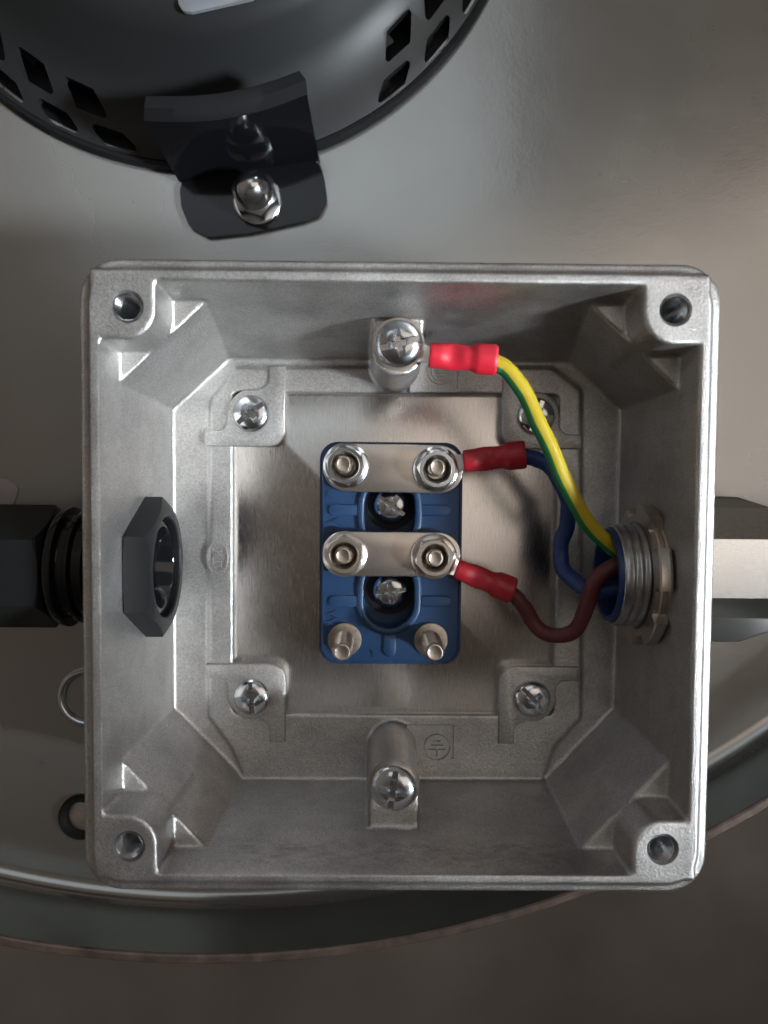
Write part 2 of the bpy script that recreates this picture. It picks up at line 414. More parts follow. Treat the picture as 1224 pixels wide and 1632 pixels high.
# earth screw bosses: half round columns growing from the walls
for s, ywall in ((1, 45.5), (-1, -47.0)):
    yc = 39.0 * s
    loops = []
    for z, r in ((-38, 5.1), (-34, 4.95), (-15, 4.45)):
        L = [(r, ywall)]
        L += [(r * cos(a), yc - s * r * sin(a)) for a in [pi * k / 20 for k in range(21)]]
        L += [(-r, ywall)]
        loops.append([(x, y, z) for x, y in L])
    loops = [loops[0], loops[1], loops[2]]
    vv, ff = loft(loops); adds.append((vv, ff))
meA = join(adds)
V, F = [], []
for mm in (solid, fieldm, meA):
    add(V, F, [Vector(q.co) for q in mm.vertices], [tuple(p.vertices) for p in mm.polygons])
whole = bpy.data.meshes.new('m'); whole.from_pydata([tuple(q) for q in V], [], F)
ob = tmp(whole)
rm = ob.modifiers.new('r', 'REMESH'); rm.mode = 'VOXEL'; rm.voxel_size = .36
whole = evaluated(ob)
# screw holes cut after remeshing
cut = []
for hx, hy in HOLES:
    cv, cf = lathe([(2.35, -13), (2.35, -.6), (2.62, -.1), (3.0, 3)], 40); cut.append(raw(xf(cv, T(hx, hy, 0)), cf))
V, F = [], []
for mm in cut: add(V, F, [Vector(q.co) for q in mm.vertices], [tuple(p.vertices) for p in mm.polygons])
ob = tmp(whole); sm = ob.modifiers.new('s', 'SMOOTH'); sm.factor = .5; sm.iterations = 3
whole = evaluated(ob)
try: whole = boolean(whole, [raw(V, F)], solver='MANIFOLD')
except Exception: whole = boolean(whole, [raw(V, F)])
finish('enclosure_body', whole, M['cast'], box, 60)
for hx, hy in HOLES:
    v, f, n_ = thread(2.0, .28, .7, -12.8, -.35, 36, inner=True)
    f.append(tuple(range(36)))
    finish('threaded_hole', raw(xf(v, T(hx, hy, 0)), f), M['zinc'], box, 40)
# mounting plate under the floor opening
plate = finish('mounting_plate', poly_extrude(rrect(-35, -34.5, 35.4, 35.5, 1.2, 4), -38.3, -37.0, .1), M['brushed'], box)
# pads with the corner screws
def arc(cx, cy, r, a0, a1, n_=10): return [(cx + r * cos(radians(a0 + (a1 - a0) * i / n_)), cy + r * sin(radians(a0 + (a1 - a0) * i / n_))) for i in range(n_ + 1)]
SCR = [(-29.1, 29.2), (28.6, 29.2), (-28.9, -28.7), (28.8, -28.8)]
for (cx, cy) in SCR:
    sx_, sy_ = (1 if cx > 0 else -1), (1 if cy > 0 else -1)
    # built for the (-,+) corner then mirrored; relative to the screw centre, x to the box centre positive
    q = [(-9.5, -6.6), (3.6, -6.6)] + arc(3.6, -3.4, 3.2, -90, 0, 6)[1:] + [(6.8, 9.6), (3.6, 9.6), (3.6, 7.6)] + arc(1.6, 7.2, 2.0, 0, -70, 4)[1:]
    q += arc(0, 0, 4.9, 78, 192, 12) + arc(-6.9, -1.6, 2.0, 0, -90, 4) + [(-9.5, -3.6)]
    pts = [(cx - sx_ * x, cy - (-1) * sy_ * y) for x, y in q]
    if sx_ * sy_ > 0: pts.reverse()
    finish('corner_pad', poly_extrude(pts, -37.0, -34.7, .22, 2), M['cast'], box, 50)
# lettered pads beside the earth bosses
for s in (1, -1):
    y0, y1 = (33.9, 41) if s > 0 else (-42.5, -34.6)
    padm = poly_extrude(rrect(3.0, y0, 13.6, y1, [0, 1.4 if s > 0 else 0, 0 if s > 0 else 1.0, 0], 5), -37, -34.6, .25)
    cx, cy = at(702, 592, -34.6) if s > 0 else at(696, 1190, -34.6)
    cuts = []
    def box_cut(x0, y0_, x1, y1_, ox=None, oy=None):
        ox = cx if ox is None else ox; oy = cy if oy is None else oy
        cuts.append(poly_extrude([(ox + x0, oy + y0_), (ox + x1, oy + y0_), (ox + x1, oy + y1_), (ox + x0, oy + y1_)], -35.1, -34))
    for (r0, r1) in ((2.85, 2.5),) + (((2.1, 1.85),) if s > 0 else ()):
        v, f = lathe([(r1, -35.1), (r1, -34), (r0, -34), (r0, -35.1)], 48, close=True); cuts.append(raw(xf(v, T(cx, cy, 0)), f))
    if s > 0:
        for k, wd in enumerate((1.35, 1.4, 1.25, .9)): box_cut(-wd, .7 - k * .62, wd, .95 - k * .62)
    else:
        box_cut(-.8, 1.1, .8, 1.4); box_cut(-1.25, .25, 1.25, .55); box_cut(-1.7, -.65, 1.7, -.35); box_cut(-.15, -1.9, .15, -.65)
    box_cut(12.2, y0 + .9, 12.75, y1 - .2, 0, 0)
    for c_ in cuts: padm = boolean(padm, [c_])
    finish('symbol_pad', padm, M['cast'], box, 40)
# foundry mark on the left floor edge
cx, cy = at(346, 889, -35.2)
ov = lambda r: (lambda a: 1 / math.sqrt((cos(a) / r) ** 2 + (sin(a) / (r * 1.5)) ** 2))
v, f = lathe([(ov(1.95), -35.6), (ov(1.9), -34.95), (ov(2.25), -34.95), (ov(2.2), -35.6)], 48, close=True)
parts = [(xf(v, T(cx, cy, 0)), f)]
def stroke(x0, y0_, x1, y1_, w_=.14, z=-34.98):
    d = Vector((x1 - x0, y1_ - y0_)); d.normalize(); nn = Vector((-d.y, d.x)) * w_
    pts = [(cx + x0 + nn.x, cy + y0_ + nn.y), (cx + x1 + nn.x, cy + y1_ + nn.y), (cx + x1 - nn.x, cy + y1_ - nn.y), (cx + x0 - nn.x, cy + y0_ - nn.y)]
    m_ = poly_extrude(pts, -35.6, z); return [Vector(q.co) for q in m_.vertices], [tuple(p.vertices) for p in m_.polygons]
parts += [stroke(-.9, -1.5, .9, -1.5), stroke(-.9, -.8, .9, -.8), stroke(-.9, -1.5, -.9, -.1), stroke(-.9, 1.7, .9, .3), stroke(-.9, .3, .9, 1.7)]
finish('foundry_mark', join(parts), M['cast'], box, 30)

# ------------------------------------------------------------------ screws
def screw_mesh(R, H, seat=0.0, arm=.62, slot=.95, w_=.17):
    """pan head with a cross recess and a longer driver slot; base at z=0"""
    pr = [(R * .9, 0), (R * .99, H * .12), (R, H * .3)]
    for k in range(1, 8):
        a = k / 8 * pi / 2; pr.append((R * (.35 + .65 * cos(a)) if k < 8 else R * .35, H * (.3 + .7 * sin(a))))
    pr.append((R * .2, H * 1.0))
    v, f = lathe(pr, 56); head = raw(v, f)
    cut = []
    for ang, L, d, ww in ((0, arm, .75, w_), (pi / 2, arm, .75, w_), (0, slot, .32, w_ * .95)):
        l0, w0 = R * L, R * ww
        sc_ = .45 if d > .5 else .92
        loops = [[(-l0 * sc_, -w0 * .7, H * (1 - d)), (l0 * sc_, -w0 * .7, H * (1 - d)), (l0 * sc_, w0 * .7, H * (1 - d)), (-l0 * sc_, w0 * .7, H * (1 - d))],
                 [(-l0 * 1.05, -w0, H * 1.2), (l0 * 1.05, -w0, H * 1.2), (l0 * 1.05, w0, H * 1.2), (-l0 * 1.05, w0, H * 1.2)]]
        vv, ff = loft(loops); cut.append(raw(xf(vv, Matrix.Rotation(ang, 4, 'Z')), ff))
    vv, ff = lathe([(R * .08, H * .2), (R * .36, H * 1.2)], 24); cut.append(raw(vv, ff))
    return boolean(head, cut, solver='MANIFOLD')
def add_screw(name, R, H, m_, parent, pos, rot, tilt=(0, 0), **kw):
    me_ = screw_mesh(R, H, **kw); o = finish(name, me_, m_, parent, 28, local=True)
    o.location = Vector(pos) * S - parent_off(parent); o.rotation_euler = (tilt[0], tilt[1], rot); return o
def parent_off(p):
    off = Vector((0, 0, 0))
    while p is not None: off += p.location; p = p.parent
    return off
def copy_at(o, parent, pos, rot):
    c = link_copy(o, parent); c.location = Vector(pos) * S - parent_off(parent); c.rotation_euler = (0, 0, rot); return c
s0 = add_screw('corner_screw', 3.75, 2.0, M['zinc'], box, (SCR[0][0], SCR[0][1], -34.72), radians(38), slot=.93)
vw, fw = lathe([(3.9, 0), (4.25, 0), (4.25, .12), (3.9, .15)], 40, close=True)
for (p, r) in zip(SCR[1:], (70, 95, -48)):
    copy_at(s0, box, (p[0], p[1], -34.72), radians(r))

def earth_screw(pos, rot):
    o = add_screw('earth_screw', 4.1, 2.3, M['zinc'], box, pos, rot, slot=.9, arm=.68)
    v, f = lathe([(2.2, -1.5), (4.6, -1.5), (4.65, -1.2), (4.6, -.95), (2.2, -.95)], 48, close=True)
    finish('washer', raw(v, f), M['nickel'], o, 30, local=True)
    v, f = lathe([(2.2, -.85), (3.9, -.85), (3.95, -.5), (3.9, -.05), (2.2, -.05)], 48, close=True)
    finish('spring_washer', raw(v, f), M['zinc'], o, 30, local=True)
    return o
eb = earth_screw((.1, 39.9, -13.3), radians(15)); eb.rotation_euler.x = radians(5)
ec = earth_screw((-.1, -38.9, -13.4), radians(82)); ec.rotation_euler.x = radians(-6)

# ------------------------------------------------------------------ terminal block
BT = -31.4                                       # top of the blue body
tb = empty('terminal_block', 'blue plastic six-stud terminal block with two nickel link bars', 'terminal block', (-.7, 1.0, -37.0))
cl = rrect(-15.0, -21.2, 13.6, 23.6, 3.6, 8)
body = poly_extrude(cl, -36.95, BT, 0.0)
bm = bmesh.new(); bm.from_mesh(body)
es = [e for e in bm.edges if all(abs(v_.co.z - BT) < 1e-4 for v_ in e.verts)]
bmesh.ops.bevel(bm, geom=es, offset=.75, segments=3, affect='EDGES'); bm.to_mesh(body); bm.free()
def slotpoly(cx, ya, yb, r, n_=14):
    return [(cx + r * cos(a), yb + r * sin(a)) for a in [pi * k / n_ for k in range(n_ + 1)]] + [(cx + r * cos(a), ya + r * sin(a)) for a in [pi + pi * k / n_ for k in range(n_ + 1)]]
wx = at(621, 812, BT)[0]
W1 = (at(0 + 621, 828, BT)[1], at(621, 806, BT)[1]); W2 = (at(621, 961, BT)[1], at(621, 935, BT)[1])
body = boolean(body, [poly_extrude(slotpoly(wx, *W1, 5.1), -36.3, -20), poly_extrude(slotpoly(wx, *W2, 5.1), -36.3, -20)])
finish('block_body', body, M['blue'], tb, 35)
for W_ in (W1, W2):
    o_l = slotpoly(wx, *W_, 6.55); i_l = slotpoly(wx, *W_, 5.1); k = len(o_l)
    V = []
    for L, z in ((i_l, BT - 1.5), (i_l, BT + .55), (slotpoly(wx, *W_, 5.3), BT + .75), (slotpoly(wx, *W_, 6.2), BT + .75), (slotpoly(wx, *W_, 6.4), BT + .6), (o_l, BT - .2)):
        V += [Vector((x, y, z)) for x, y in L]
    F = [(j * k + i, j * k + (i + 1) % k, ((j + 1) % 6) * k + (i + 1) % k, ((j + 1) % 6) * k + i) for j in range(6) for i in range(k)]
    finish('screw_collar', raw(V, F), M['blue'], tb, 50)
def rib(x0, y0, x1, y1, w_):
    a, b_ = Vector((x0, y0)), Vector((x1, y1)); d = (b_ - a).normalized(); nn = Vector((-d.y, d.x)); a0 = atan2(nn.y, nn.x)
    pts = [(b_.x + w_ * cos(a0 - pi * k / 10), b_.y + w_ * sin(a0 - pi * k / 10)) for k in range(11)]
    pts += [(a.x - nn.x * w_, a.y - nn.y * w_), (a.x + nn.x * w_, a.y + nn.y * w_)]
    pts.reverse()
    return finish('rib', poly_extrude(pts, BT - .4, BT + .5, .25, 2), M['blue'], tb, 50)
for yy in (813, 958):
    xa, y_ = at(571, yy, BT); xb, _ = at(532, yy, BT); rib(xa, y_, xb, y_, 1.1)
    xa, y_ = at(671, yy, BT); xb, _ = at(710, yy, BT); rib(xa, y_, xb, y_, 1.1)
xa, ya = at(621, 1008, BT); _, yb = at(621, 1036, BT); rib(xa, ya, xa, yb, 1.3)
def text(s_, px, py, size, rot, z, th=.4):
    cu = bpy.data.curves.new('t', 'FONT'); cu.body = s_; cu.size = size; cu.extrude = th / 2; cu.align_x = 'LEFT'; cu.align_y = 'CENTER'
    ob_ = bpy.data.objects.new('t', cu); C.objects.link(ob_); me_ = evaluated(ob_)
    x_, y_ = at(px, py, z)
    me_.transform(T(x_, y_, z) @ Matrix.Rotation(rot, 4, 'Z'))
    return me_
for s_, px, py in (('U1', 529, 778), ('V1', 529, 825), ('W1', 527, 972)):
    finish('raised_lettering', text(s_, px, py, 3.3, -pi / 2, BT + .16), M['blue'], tb, 20)
finish('raised_lettering', text('L', 597, 1041, 2.6, pi, BT + .12), M['blue'], tb, 20)
# mounting screws down in the wells
for (px, py, r) in ((624, 806, -35), (622, 943, 6)):
    x_, y_ = at(px, py, -33.2)
    add_screw('block_screw', 3.6, 2.2, M['zinc'], tb, (x_, y_, -35.6), radians(r), slot=1.0, arm=.75, w_=.16)
    v, f = lathe([(1.6, -36.25), (5.0, -36.25), (5.0, -35.55), (1.6, -35.55)], 40, close=True)
    finish('washer', raw(xf(v, T(x_, y_, 0)), f), M['rubber'], tb)  # washer widened and blackened to paint in the shade of the well
# link bars
def stadium(ax, ay, bx, by, r, n_=18):
    a, b_ = Vector((ax, ay)), Vector((bx, by)); d = (b_ - a).normalized(); t0 = atan2(d.y, d.x)
    return [(b_.x + r * cos(t0 - pi / 2 + pi * k / n_), b_.y + r * sin(t0 - pi / 2 + pi * k / n_)) for k in range(n_ + 1)] + \
           [(a.x + r * cos(t0 + pi / 2 + pi * k / n_), a.y + r * sin(t0 + pi / 2 + pi * k / n_)) for k in range(n_ + 1)]
BZ = -29.4
for (p, q, r) in (((553, 745), (700, 748), 4.75), ((552, 883), (699, 884), 4.4)):
    a, b_ = at(*p, BZ), at(*q, BZ)
    finish('link_bar', poly_extrude(stadium(*a, *b_, r), BZ - .9, BZ, .18, 3), M['nickel'], tb, 40)
# studs, nuts
def stud_at(px, py, ztip, zbase, lean=(0, 0), rr=1.92):
    x_, y_ = at(px, py, ztip)
    v, f, n_ = thread(rr, .28, .7, zbase, ztip - .5, 32)
    k = len(v)
    v += [Vector((rr * .80 * cos(2 * pi * i / 32), 1.55 * sin(2 * pi * i / 32), ztip - .05)) for i in range(32)]
    v += [Vector((rr * .68 * cos(2 * pi * i / 32), 1.3 * sin(2 * pi * i / 32), ztip)) for i in range(32)]
    v += [Vector((rr * .5 * cos(2 * pi * i / 32), 1.0 * sin(2 * pi * i / 32), ztip - .12)) for i in range(32)]
    for j in range(3):
        f += [(k - 32 + j * 32 + i, k - 32 + j * 32 + (i + 1) % 32, k + j * 32 + (i + 1) % 32, k + j * 32 + i) for i in range(32)]
    f.append(tuple(range(k + 64, k + 96)))
    me_ = raw(v, f); me_.transform(T(x_, y_, 0) @ T(0, 0, zbase) @ Matrix.Rotation(lean[0], 4, 'X') @ Matrix.Rotation(lean[1], 4, 'Y') @ T(0, 0, -zbase))
    finish('stud', me_, M['brass'], tb, 30); return x_, y_
def flange_nut(ph):
    hr = hexr(6.9, ph); r0 = 3.4; h = 3.5
    top = lambda a: h - max(0, hr(a) - r0) * .75
    pr = [(1.95, 0), (1.95, h - 2.3), (2.35, h - 1.1), (2.65, h - .12), (2.8, h), (r0, h), (hr, top), (hr, .75), (4.15, .62), (4.5, .35), (4.55, 0.05), (4.5, 0)]
    return lathe(pr, 72, close=True)
NUTS = [(551, 742, 10, (547, 740)), (696, 748, 25, (697, 745)), (549, 884, 0, (547, 886)), (692, 888, 40, (694, 890))]
for (px, py, ph, tip) in NUTS:
    zb = BZ + (.55 if px > 600 else 0)
    x_, y_ = at(px, py, zb + 1.5)
    v, f = flange_nut(radians(ph))
    finish('flange_nut', raw(xf(v, T(x_, y_, zb)), f), M['zinc'] if py < 800 else M['nickel'], tb, 28)
    zt_ = zb + 4.4 - (.6 if px > 600 else 0)
    x2, y2 = stud_at(*tip, zt_, BT - 2, rr=1.75)
for (px, py, tip) in ((554, 1019, (545, 1040)), (690, 1019, (693, 1040))):
    x_, y_ = at(*tip, -19.6)
    v, f = lathe([(1.8, 0), (3.35, 0), (3.4, .3), (3.35, .8), (3.15, .85), (1.8, .85)], 40, close=True)
    finish('stud_washer', raw(xf(v, T(x_, y_, BT)), f), M['brass'], tb, 30)
    xt, yt = at(*tip, BT + 8.6)
    xb, yb_ = x_, y_
    stud_at(*tip, -19.6, BT, lean=(0, 0))

# ------------------------------------------------------------------ leads with crimped ring terminals
def lead(name, label, cat_group, ring, zring, sleeve, zs, rads, wire, rw, msleeve, mwire, ringR=3.4, wire_ref=(0, 0, 1)):
    rx, ry = at(*ring, zring)
    t = empty(name, label, 'wire', (rx, ry, zring), cat_group)
    a = P3(*sleeve[0], zs[0]); b_ = P3(*sleeve[1], zs[1])
    # ring and tongue
    v, f = lathe([(2.15, zring), (ringR, zring), (ringR, zring + .5), (2.15, zring + .5)], 40, close=True)
    rmesh = raw(xf(v, T(rx, ry, 0)), f)
    c0 = Vector((rx, ry, zring + .25)); d = (a - c0); d.z = 0; d.normalize(); nn = Vector((-d.y, d.x, 0))
    s_ = c0 + d * (ringR * .75); e_ = a + d * 1.2; wd0, wd1 = ringR * .62, 1.35
    L = []
    path = [s_, s_ + (e_ - s_) * .45, s_ + (e_ - s_) * .75, e_]
    ws = [wd0, 1.6, 1.35, 1.5]; ths = [.25, .25, .5, 1.2]
    for p, ww, th in zip(path, ws, ths):
        L.append([p + nn * ww + Vector((0, 0, -th)), p - nn * ww + Vector((0, 0, -th)), p - nn * ww + Vector((0, 0, th)), p + nn * ww + Vector((0, 0, th))])
    vv, ff = loft(L); k = len(rmesh.vertices)
    V = [Vector(q.co) for q in rmesh.vertices]; F = [tuple(p.vertices) for p in rmesh.polygons]; add(V, F, vv, ff)
    finish('ring_terminal', raw(V, F), M['tin'], t, 35)
    # insulating sleeve: crimped barrel, bell mouth at the wire end, rounded lips
    n_ = 40; path = [a + (b_ - a) * (i / n_) for i in range(n_ + 1)]
    r0, r1, r2 = rads
    def rf(u):
        base = r0 + (r1 - r0) * min(u / .45, 1)
        k = min(max((u - .58) / .16, 0), 1); k = k * k * (3 - 2 * k)
        base = base + (r2 - base) * k
        if u < .03: base *= .9 + .1 * u / .03
        if u > .97: base *= .9 + .1 * (1 - u) / .03
        return base
    def fl(u):
        k = max(1 - abs(u - .34) / .2, 0); k = k * k * (3 - 2 * k); return (1 - .26 * k, 1 + .07 * k)
    me_ = tube(path, rf, 32, flat=fl); finish('sleeve', me_, msleeve, t, 50)
    pts = [b_ - (b_ - a).normalized() * 1.5] + [P3(*p) for p in wire]
    cp = catmull(pts, 14); ph = rx * 1.7
    cp = [p + Vector((sin(i * .31 + ph), cos(i * .23 + ph), sin(i * .17 + ph))) * (.10 if i > 10 else 0) for i, p in enumerate(cp)]
    me_ = tube(cp, lambda u: rw * (1 + .018 * sin(u * 41 + ph) + .012 * sin(u * 97)), 28, ref=wire_ref); finish('insulated_wire', me_, mwire, t, 60)
    return t
lead('earth_wire', 'yellow and green striped wire with bright red sleeve on the top earth screw', None,
     (632, 549), -14.5, ((684, 566), (792, 574)), (-13.2, -12.6), (2.25, 2.15, 2.7),
     [(812, 592, -12.6), (838, 632, -13), (866, 690, -13.5), (893, 752, -14.5), (922, 810, -16), (958, 858, -18), (1000, 888, -19.5), (1030, 900, -20)],
     1.5, M['red'], M['earth'], 3.9)
lead('blue_wire', 'blue wire with dark red crimp sleeve on the upper link bar', None,
     (696, 748), BZ, ((739, 735), (838, 724)), (-27.6, -25.6), (2.15, 2.2, 2.75),
     [(864, 735, -25), (889, 760, -24.5), (905, 798, -25.5), (905, 830, -26.5), (896, 860, -27.5), (893, 888, -27.5), (905, 917, -25.5), (934, 937, -22.5), (975, 940, -20.5), (1010, 935, -20)],
     1.55, M['dark_red'], M['wire_blue'], 3.9)
lead('brown_wire', 'brown wire with dark red crimp sleeve on the lower link bar', None,
     (692, 888), BZ, ((727, 906), (818, 942)), (-27.8, -27), (1.95, 2.1, 2.65),
     [(832, 962, -27.5), (848, 990, -28.2), (872, 1010, -27.5), (902, 1012, -25.5), (925, 992, -23), (938, 955, -20.5), (952, 922, -18.5), (985, 900, -18), (1015, 896, -19)],
     1.5, M['dark_red'], M['wire_brown'], 3.9)

# ------------------------------------------------------------------ left cable gland, black plastic
GZ = -20.0
def gx(V, y): return xf(V, T(0, y, GZ) @ AX)
gl = empty('cable_gland', 'black plastic cable gland through the left wall of the box', 'cable gland', (-49, -.4, GZ))
gy = -.4
v, f = hex_prism(22.6, -46.9, -42.2, 9.25, .9, 0, True, .25)
finish('locknut', raw(gx(v, gy), f), M['plastic_black'], gl, 28)
# threaded spigot seen inside the nut, with its bore
v, f, n_ = thread(9.2, .45, 1.5, -52, -43.3, 56)
k = len(v); seg = 56
rings = [(8.5, -43.1), (7.6, -43.1), (7.3, -43.5), (7.2, -60), (0.05, -60)]
for r, z in rings: v += [Vector((r * cos(2 * pi * i / seg), r * sin(2 * pi * i / seg), z)) for i in range(seg)]
for j in range(len(rings)): f += [(k - seg + j * seg + i, k - seg + j * seg + (i + 1) % seg, k + j * seg + (i + 1) % seg, k + j * seg + i) for i in range(seg)]
finish('threaded_spigot', raw(gx(v, gy), f), M['gloss_black'], gl, 40)
v, f = lathe([(5.2, -52), (7.3, -52), (7.3, -49), (5.6, -49)], 40, close=True); finish('rubber_seal', raw(gx(v, gy), f), M['rubber'], gl)
v, f = hex_prism(19.8, -80, -62.0, 0, .9, 0, False); finish('gland_body', raw(gx(v, gy), f), M['plastic_black'], gl, 28)
v, f = lathe([(8.6, -62.2), (8.9, -61.4), (10.6, -61.0), (11.0, -60.2), (11.0, -59.6), (9.6, -59.2), (9.6, -58.0), (10.3, -57.6), (10.3, -57), (9.3, -56.6), (9.3, -55.6), (10.3, -55.2), (10.3, -54.6), (9.4, -54.2), (9.4, -53), (10.9, -52.6), (11, -49.4), (9.5, -49.2)], 56, cap0=False, cap1=False)
finish('sealing_ring', raw(gx(v, gy), f), M['gloss_black'], gl, 40)
v, f = lathe([(9.2, -110), (9.9, -95), (9.9, -80.2), (9.0, -80)], 48); finish('dome_nut', raw(gx(v, gy), f), M['plastic_black'], gl, 40)

# ------------------------------------------------------------------ right metal gland
gy = -1.2
gr = empty('metal_cable_gland', 'nickel plated metal cable gland through the right wall, wires entering it', 'cable gland', (49, gy, GZ))
v, f, n_ = thread(9.65, .38, 1.5, -51, -40.2, 64)
seg = 64; k = len(v); rings = [(9.1, -40.0), (8.85, -40.0), (8.8, -41.5), (8.8, -51)]
for r, z in rings: v += [Vector((r * cos(2 * pi * i / seg), r * sin(2 * pi * i / seg), z)) for i in range(seg)]
for j in range(len(rings)): f += [(k - seg + j * seg + i, k - seg + j * seg + (i + 1) % seg, k + j * seg + (i + 1) % seg, k + j * seg + i) for i in range(seg)]
mirx = Matrix.Scale(-1, 4, (1, 0, 0))
def gxr(V, y): return xf(xf(xf(V, AX), mirx), T(0, y, GZ))
finish('threaded_sleeve', raw(gxr(v, gy), f), M['steel_thread'], gr, 50)
v, f = lathe([(8.75, -51), (8.75, -39.6), (8.5, -39.2), (7.7, -39.2), (7.45, -39.7), (7.3, -50), (7.3, -51)], 48, cap0=False, cap1=False)
finish('liner', raw(gxr(v, gy), f), M['liner'], gr, 50)
v, f = lathe([(7.4, -52), (7.4, -51.5)], 40); finish('rubber_seal', raw(gxr(v, gy), f), M['rubber'], gr)
# castellated locknut: thin ring with six lugs
def lug(a): 
    u = ((a + .2) % (pi / 3)) / (pi / 3); k_ = min(max((abs(u - .5) - .19) / .03, 0), 1); return k_
ro = lambda a: 13.3 - 1.9 * (1 - lug(a))
zo = lambda a: -44.6 - .9 * (1 - lug(a))
pr = [(9.5, -47.4), (9.5, -44.9), (10.0, -44.6), (11.2, -44.6), (lambda a: ro(a) - .25, zo), (ro, lambda a: zo(a) - .3), (ro, -46.4), (lambda a: ro(a) - .3, -46.9), (11.3, -47.4)]
v, f = lathe(pr, 144, close=True); finish('locknut', raw(gxr(v, gy), f), M['nickel'], gr, 28)
def rot_hex(z0, z1, af, ph, m_, nm):
    v, f = hex_prism(af, z0, z1, 0, .9, ph, True)
    return finish(nm, raw(xf(v, T(0, gy + 2.3, GZ) @ AX), f), m_, gr, 28)
rot_hex(52.3, 96, 17.9, 0, M['chrome'], 'gland_nut')
v, f = lathe([(8.2, 49.5), (8.2, 50.5), (8.6, 51), (8.6, 52.4), (7.8, 52.4)], 48, cap0=False); finish('gland_neck', raw(xf(v, T(0, gy + 1.2, GZ) @ AX), f), M['dark_metal'], gr)
# dark block of unknown identity, lying on the panel under the gland
cx0, cy0 = at(1142, 792, -34); cx1, cy1 = at(1224, 1024, -34)
pts = [(48.8, cy0), (at(1200, 0, -34)[0], cy0), (cx1 + 3.5, cy0 - 3.2), (cx1 + 3.5, cy1 + 3.2), (at(1208, 0, -34)[0], cy1), (48.8, cy1)]
pts.reverse()
cb = finish('dark_block', poly_extrude(pts, -47.95, -34, .4, 2), M['dark_metal'], None)
cb['label'] = 'dark block with cut corners behind the shiny right gland nut'; cb['category'] = 'clamp'

# ------------------------------------------------------------------ fan cowl
FX, FY, FR = -42.3, 151.5, 69.4
fan = empty('fan_cowl', 'round black plastic fan cowl with slanted vent holes', 'fan cowl', (FX, FY, SZ))
outer = [(66.9, -47.2), (68.3, -45.2), (66.5, -44.4), (63, -43.3), (58, -41.2), (54, -37.4), (50, -31.6), (47.5, -29.2), (45, -28.4), (38, -28.0), (33, -28.6), (29.5, -30.2), (27, -31.2), (24, -31.8), (.2, -31.9)]
prof = outer + [(r, z - 1.8) for r, z in reversed(outer)]
v, f = lathe(prof, 144, close=True); shell = raw(v, f)
V, F = [], []
def hz(r):
    for (r0, z0), (r1, z1) in zip(outer, outer[1:]):
        if r1 <= r <= r0: return z0 + (z1 - z0) * (r0 - r) / (r0 - r1)
    return -44
def vent(mid, ri, ro_, sk):
    half = 3.6
    pts = [(ri, mid - sk / 2 - half), (ri, mid - sk / 2 + half), (ro_, mid + sk / 2 + half * .93), (ro_, mid + sk / 2 - half * .93)]
    xy = [(r * cos(radians(a)), r * sin(radians(a))) for r, a in pts]
    if sk < 0 or True:
        ar = sum(xy[i][0] * xy[(i + 1) % 4][1] - xy[(i + 1) % 4][0] * xy[i][1] for i in range(4))
        if ar < 0: xy.reverse()
    xy = round_poly(xy, .6, 3)
    m_ = poly_extrude(xy, -55, -20); add(V, F, [Vector(q.co) for q in m_.vertices], [tuple(p.vertices) for p in m_.polygons])
CA = -73
for k in range(2, 15): vent(CA + 11 * k, 64.8, 67.4 + .6, -4.2)
for k in range(2, 15): vent(CA + 11 * k + 5.6, 58.6, 62.9, -4.4)
for k in range(3, 15): vent(CA - 11 * k + .8, 64.8, 67.8, 4.2)
for k in range(3, 15): vent(CA - 11 * k - 6.0, 58.8, 63.2, 4.4)
shell = boolean(shell, [raw(V, F)], solver='MANIFOLD')
shell.transform(T(FX, FY, 0)); finish('cowl_shell', shell, M['cowl'], fan, 30)
v, f = lathe([(67.2, -48), (69.6, -48), (69.7, -46.6), (69.1, -45.7), (68.3, -45.6), (67.6, -46.4)], 160, close=True)
finish('edge_trim', raw(xf(v, T(FX, FY, 0)), f), M['rubber'], fan, 40)
v, f = lathe([(66.6, -47.9), (66.6, -47.6)], 96); finish('dark_inner_disc', raw(xf(v, T(FX, FY, 0)), f), M['rubber'], fan)  # black disc added so the cowl interior looks dark through the vents
for k in range(18):
    a = radians(k * 20 + 7)
    pts = []
    for u in range(7):
        r = 34 + u * 4.2; aa = a + .05 * sin(u / 6 * pi)+ u * .015; pts.append((r * cos(aa), r * sin(aa)))
    V, F = [], []
    for u, (x_, y_) in enumerate(pts):
        nx, ny = -sin(a), cos(a)
        V += [Vector((FX + x_ - nx * 1.5, FY + y_ - ny * 1.5, -46)), Vector((FX + x_ + nx * 1.5, FY + y_ + ny * 1.5, -45.6)), Vector((FX + x_ + nx * 2.3, FY + y_ + ny * 2.3, -45.6)), Vector((FX + x_ - nx * .7, FY + y_ - ny * .7, -46))]
    for u in range(6):
        for q in range(4): F.append((u * 4 + q, u * 4 + (q + 1) % 4, (u + 1) * 4 + (q + 1) % 4, (u + 1) * 4 + q))
    F += [(0, 1, 2, 3), (24, 27, 26, 25)]
    finish('fan_blade', raw(V, F), M['blade'], fan, 40)
g = [at(284, -30, -27.8), at(284, 6, -27.8), at(292, 19, -27.8), at(306, 20, -27.8), at(405, -2, -27.8), at(420, -40, -27.8)]
finish('cowl_label', poly_extrude(round_poly(g, 1.0, 4)[::1], -28.5, -27.6, .1), M['grey_label'], fan, label='light grey label plate')

